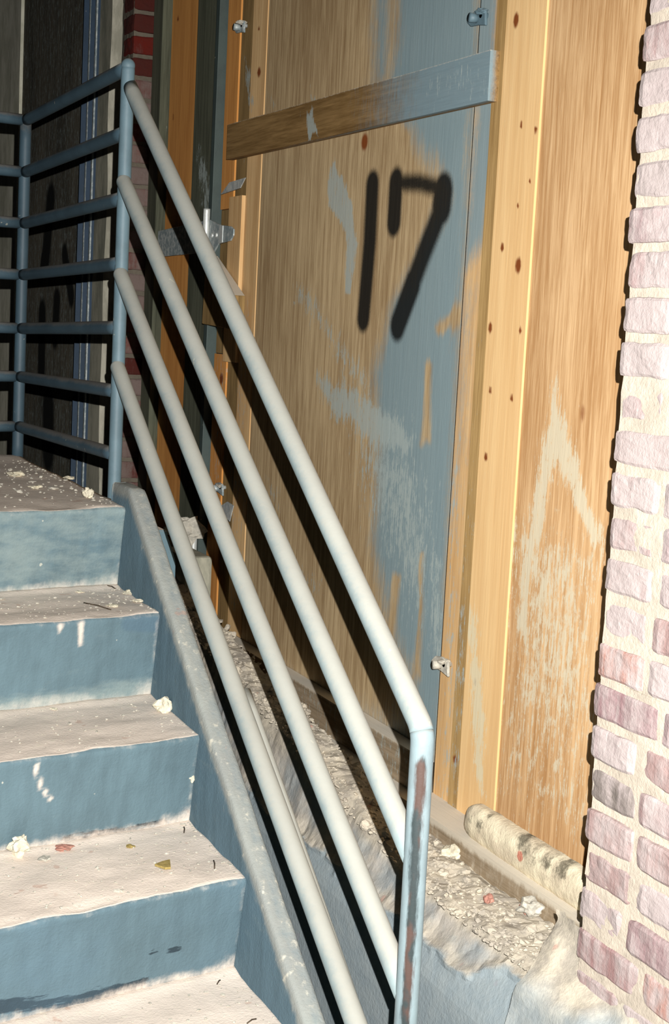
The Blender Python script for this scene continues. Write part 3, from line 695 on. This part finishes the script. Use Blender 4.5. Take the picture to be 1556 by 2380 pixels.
# stringer: sloping curb along the right side, level head at the landing
SL, SC = .6815, -2.478           # top surface z = SL*y+SC
def stringer():
    ys = [4.22, 3.6, 3.3, 3.2, 3.14]; 
    n1 = 150; V = []; F = []; du = []; dk = []
    yl = list(np.linspace(3.215, 3.15, 6))+list(np.linspace(3.14, 1.35, n1))
    prof = [(.916, -1), (.916, -.6), (.9165, -.35), (.917, -.2), (.9175, -.12), (.918, -.07), (.919, -.03), (.920, -.012), (.9215, -.004), (.925, 0), (.932, 0), (.940, 0), (.950, 0), (.956, -.002), (.9585, -.006), (.959, -.012), (.959, -.03), (.959, -.06), (.959, -.3), (.959, -1)]
    for i, y in enumerate(yl):
        z = min(SL*y+SC, -.372+.0*y) ; 
        if y > 3.06 and y < 3.16: z = min(SL*y+SC, -.372)
        for j, (x, dz) in enumerate(prof):
            xx = x
            p = Vector((xx, y, max(z+dz, ZB) if dz > -.9 else ZB))
            if 4 < j < len(prof)-2: p.z += mnoise.noise(Vector((x*25, y*14, 2)))*.0025+mnoise.noise(Vector((x*60, y*50, 2)))*.0012; p.x += mnoise.noise(Vector((dz*30, y*16, 8)))*.0018
            V.append(p)
            e = 1 if 7 <= j <= 10 else 0; tp = 10 < j <= 15
            du.append(.95 if e else (.78 if tp else (.3 if j >= 6 else .0))); dk.append(0)
    n = len(prof)
    for i in range(len(yl)-1):
        for j in range(n-1): a = i*n+j; F.append([a, a+1, a+n+1, a+n])
    F.append(list(range(n))); F.append([(len(yl)-1)*n+j for j in range(n)][::-1])
    return mesh('stringer', V, F, 'stringer', stair, True, dict(dust=du, dark=dk, wash=[.25]*len(V)))
stringer()

# edge beam under the landing, seen just outside the stringer
bm = bmesh.new()
sec = [(.962, -.494), (1.078, -.494), (1.080, -.504), (1.103, -.568), (1.104, -.66), (.962, -.66)]
fa = bm.faces.new([bm.verts.new((x, 3.30, z)) for x, z in sec]); e_ = bmesh.ops.extrude_face_region(bm, geom=[fa])
for v in e_['geom']:
    if isinstance(v, bmesh.types.BMVert): v.co.y = 4.10
bmesh.ops.recalc_face_normals(bm, faces=bm.faces[:]); bmesh.ops.bevel(bm, geom=bm.edges[:], offset=.003, segments=2, affect='EDGES')
from_bm('landing_beam', bm, 'step', stair)

# ================================================================== railing
rail = empty('stair_railing'); tag(rail, 'blue welded pipe railing with four sloping rails beside the stairs and seven around the landing', 'railing')
R = .0157
XR = .950
PL = Vector((.945, 3.285, 0)); PC = Vector((.918, 4.165, 0))   # landing post, far corner post
TOP = .535
# landing post with the top rail welded into its rounded head
pipe('landing_post', [(PL.x, PL.y, -.47)]+dens((PL.x, PL.y, -.41), (PL.x, PL.y, TOP-.03), .05)+[(PL.x, PL.y, TOP-.012), (PL.x, PL.y+.001, TOP)], R*.95, 'post_blue', rail)
bm = bmesh.new(); bmesh.ops.create_uvsphere(bm, u_segments=20, v_segments=12, radius=R*.98, matrix=Matrix.Translation((PL.x, PL.y, TOP))); from_bm('post_cap', bm, 'post_blue', rail, True)
pipe('corner_post', dens((PC.x, PC.y, -.43), (PC.x, PC.y, .50), .05), R, 'rail_blue', rail)
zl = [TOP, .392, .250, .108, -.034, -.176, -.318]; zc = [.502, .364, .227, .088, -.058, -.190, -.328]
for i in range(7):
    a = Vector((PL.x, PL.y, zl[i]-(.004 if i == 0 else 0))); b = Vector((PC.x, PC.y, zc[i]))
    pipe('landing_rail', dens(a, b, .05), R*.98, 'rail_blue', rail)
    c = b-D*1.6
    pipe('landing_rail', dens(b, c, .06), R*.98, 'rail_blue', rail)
for s in (.80, 1.58):
    q = PC-D*s; pipe('far_post', dens((q.x, q.y, -.43), (q.x, q.y, .50), .05), R, 'rail_blue', rail)
# sloping rails
PB = Vector((XR, 1.766, -.539)); G = .6785
def zr(i, y): return [.492, .289, .0875, -.118][i]+(y-3.285)*[.6785, .6665, .664, .668][i]
top = [Vector((XR, 3.285, zr(0, 3.285)))]
corner = Vector((XR, 1.760, zr(0, 1.760)))
path = dens(top[0], corner+Vector((0, .045, .045*G)), .04)+bend(top[0], corner, corner-Vector((0, 0, 1)), .038, 9)+dens(corner-Vector((0, 0, .045)), (XR, 1.760, -1.30), .03)
npath = len(path); V, F, ang = tube(path, R*1.05, 26)
# split: sloping top rail and the upright share the bend; the upright is its own part
i0 = len(dens(top[0], corner+Vector((0, .045, .045*G)), .04))+4
p1 = path[:i0+1]; p2 = path[i0:]
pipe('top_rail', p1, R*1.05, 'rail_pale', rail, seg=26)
V, F, ang = tube(p2, R*1.05, 40)
scr = []
cen = [(path_p.x, path_p.y) for path_p in p2]
for idx, v in enumerate(V):
    c_ = p2[idx//40]; d = (Vector(v)-c_); dv = Vector((d.x, d.y, 0))
    look = Vector((-c_.x, -c_.y, 0)).normalized(); right = Vector((-look.y, look.x, 0))*1.0
    off = d.dot(right)/(R); fr = dv.dot(look)
    m_ = max(0, 1-abs(off-(-.02))/.85) if fr > 0 else 0
    if c_.z > corner.z-.045: m_ = 0
    scr.append(m_)
mesh('newel_post', V, F, 'post_scraped', rail, True, {'scrape': scr})
ends = [None, 1.766, 1.766, 1.766]
for i in (1, 2, 3):
    a = Vector((XR-.008, 3.278, zr(i, 3.278))); b = Vector((XR, 1.766, zr(i, 1.766)))
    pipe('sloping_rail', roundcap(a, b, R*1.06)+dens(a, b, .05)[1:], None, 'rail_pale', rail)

bar = pipe('lower_bar', dens((1.0, 2.56, -.690), (1.0, 1.80, -1.228), .05), .012, 'rail_pale', rail); bar['label'] = 'thin dusty bar half hidden behind the lowest sloping rail'

# ================================================================== far bay
def sp(P):
    q = lambda *a: yz(a, XW); a = np.zeros(len(P))
    for pts, r in ((((118, 465), (106, 600)), .10), (((150, 590), (166, 690)), .06), (((98, 730), (96, 870)), .09), (((132, 700), (128, 780)), .08), (((112, 950), (112, 1045)), .14), (((100, 600), (96, 640)), .05)):
        a = np.maximum(a, stroke(P, q(*pts), r*.3, r))
    return a
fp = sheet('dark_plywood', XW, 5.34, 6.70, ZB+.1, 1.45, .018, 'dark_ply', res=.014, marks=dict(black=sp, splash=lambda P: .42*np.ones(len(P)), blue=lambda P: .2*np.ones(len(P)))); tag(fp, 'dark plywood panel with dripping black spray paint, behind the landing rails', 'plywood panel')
def channel(y0, y1, X, label):
    c = empty('steel_channel'); tag(c, label, 'steel stud', 'steel studs of the far bay')
    box('web', X, X+.004, y0, y1, ZB+.1, 1.45, 'stud_steel', c, .001)
    box('flange', X-.022, X, y0, y0+.004, ZB+.1, 1.45, 'stud_steel', c, .001)
    box('flange', X-.022, X, y1-.004, y1, ZB+.1, 1.45, 'stud_steel', c, .001)
    box('bright_lip', X-.026, X-.020, y0, y0+.016, ZB+.1, 1.45, 'galv', c, .001)
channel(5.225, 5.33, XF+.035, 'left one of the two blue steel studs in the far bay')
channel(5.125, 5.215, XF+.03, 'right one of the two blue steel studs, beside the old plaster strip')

# ================================================================== loose debris on treads and landing
bm = bmesh.new(); rr = random.Random(12)
for n_ in range(1900):
    k = rr.choice([0, 0, 0, 1, 1, 2, 3, 3, 4]); dep = 1.0 if k == 0 else RUN+LEAN-.01
    s = rr.random()**(1.6)*1.25+.008; t = rr.uniform(.012, dep); r = rr.choice([.0012, .0016, .002, .0026])*(1.2 if k == 0 else 1)
    if rr.random() < .04: r *= 2
    p = Vector((X0, Y0-RUN*k, Z0-RISE*k))-D*s+Vector((0, t, r*.3+.001))
    m = Matrix.Translation(p) @ Matrix.Rotation(rr.random()*6, 4, 'Z') @ Matrix.Diagonal((r, r*rr.uniform(.7, 2), r*.6, 1))
    res_ = bmesh.ops.create_icosphere(bm, subdivisions=1, radius=1, matrix=m)
    for v in res_['verts']: v.co += mnoise.noise_vector(v.co*300+Vector((n_, 0, 0)))*r*.5
gr = from_bm('plaster_grit', bm, 'chunk_grey'); tag(gr, 'fine plaster grit scattered over the treads and the landing', 'grit', kind='stuff')
deb = [(380, 1652, 2, .0145, 'chunk', 'plaster_chunk', 'large cream plaster chunk on the tread two steps below the landing, beside the stringer'),
       (45, 1990, 3, .017, 'chunk', 'plaster_chunk', 'cream plaster chunk at the back left of the tread holding the tan shard'),
       (150, 1972, 3, .012, 'chunk_red', 'brick_chip', 'flat reddish brick chip just right of the left cream chunk'),
       (105, 1996, 3, .009, 'chunk_grey', 'plaster_chunk', 'thin greyish flake beside the left cream chunk'),
       (302, 1966, 3, .006, 'shard', 'brown_chip', 'small brown chip above and left of the tan shard'),
       (40, 2352, 4, .012, 'chunk', 'plaster_chunk', 'pale chunk in the bottom left corner of the photo'),
       (136, 2320, 4, .007, 'chunk_grey', 'plaster_chunk', 'small grey chunk at the foot of the lowest riser in view'),
       (205, 1155, 0, .011, 'chunk', 'plaster_chunk', 'cream chunk near the right end of the landing nosing'),
       (38, 1105, 0, .017, 'chunk', 'plaster_chunk', 'flat cream chunk on the landing by the corner post'),
       (82, 1134, 0, .012, 'chunk', 'plaster_chunk', 'flat pale chip in the middle of the landing'),
       (162, 1112, 0, .010, 'chunk', 'plaster_chunk', 'pale chip at the open right edge of the landing'),
       (125, 1136, 0, .010, 'chunk_grey', 'plaster_chunk', 'grey-white chip on the landing between two cream ones'),
       (300, 1378, 1, .011, 'chunk', 'plaster_chunk', 'pale chip in the back corner of the first tread below the landing'),
       (262, 1408, 1, .009, 'chunk', 'plaster_chunk', 'pale chip at the right part of the first tread below the landing'),
       (322, 1397, 1, .009, 'chunk', 'plaster_chunk', 'small pale chip against the stringer on the first tread below the landing'),
       (185, 1376, 1, .007, 'chunk', 'plaster_chunk', 'tiny cream chip at the back of the first tread below the landing'),
       (125, 1648, 2, .006, 'chunk', 'plaster_chunk', 'tiny cream chip at the back left of the tread two steps below the landing')]
for i, (x, y, k, r, m, nm, lab) in enumerate(deb):
    p = onz(x, y, Z0-RISE*k+.002); p.z = Z0-RISE*k
    sq = (1.2, 1.2, .35) if ('flat' in lab or 'flake' in lab or 'chip' in lab) else (1, 1, .95)
    tag(chunk(nm, p, r, m, sq, i+3), lab, 'debris')
c5 = chunk('plaster_crumb', Vector((.914, Y0-RUN*2+.018, Z0-RISE*2-.095)), .006, 'chunk', (1, 1, 1), 77); tag(c5, 'small cream crumb stuck in the corner of riser and stringer', 'debris')
# tan shard
P = [onz(x, y, Z0-RISE*3+.004) for x, y in ((360, 2013), (378, 2006), (395, 2002), (397, 2020), (384, 2021))]
bm = bmesh.new(); a = [bm.verts.new(p) for p in P]; f = bm.faces.new(a); e_ = bmesh.ops.extrude_face_region(bm, geom=[f])
for v in e_['geom']:
    if isinstance(v, bmesh.types.BMVert): v.co.z += .004
bmesh.ops.recalc_face_normals(bm, faces=bm.faces[:]); sh = from_bm('tan_shard', bm, 'shard'); tag(sh, 'flat triangular tan shard lying on a dusty tread', 'debris')
for (p0, p1, k, lab) in (((195, 1401), (258, 1417), 1, 'thin dark twig lying on the first tread below the landing'), ((250, 1361), (268, 1368), 1, 'short dark twig at the foot of the top riser'), ((428, 1922), (428, 1935), 3, 'tiny dark splinter at the back right of a tread'), ((497, 2000), (499, 2018), 3, 'small grey splinter near the stringer'), ((505, 2287), (512, 2278), 4, 'brown splinter on the lowest tread'), ((575, 2378), (596, 2368), 4, 'dark twig at the bottom edge of the lowest tread')):
    a = onz(*p0, Z0-RISE*k+.004); b = onz(*p1, Z0-RISE*k+.004); mid = a.lerp(b, .5)+Vector((.002, .003, .001))
    V, F, _ = tube([a, a.lerp(mid, .5), mid, b.lerp(mid, .5), b], .0012, 7); o = mesh('twig', V, F, 'twig', None, True); tag(o, lab, 'debris')
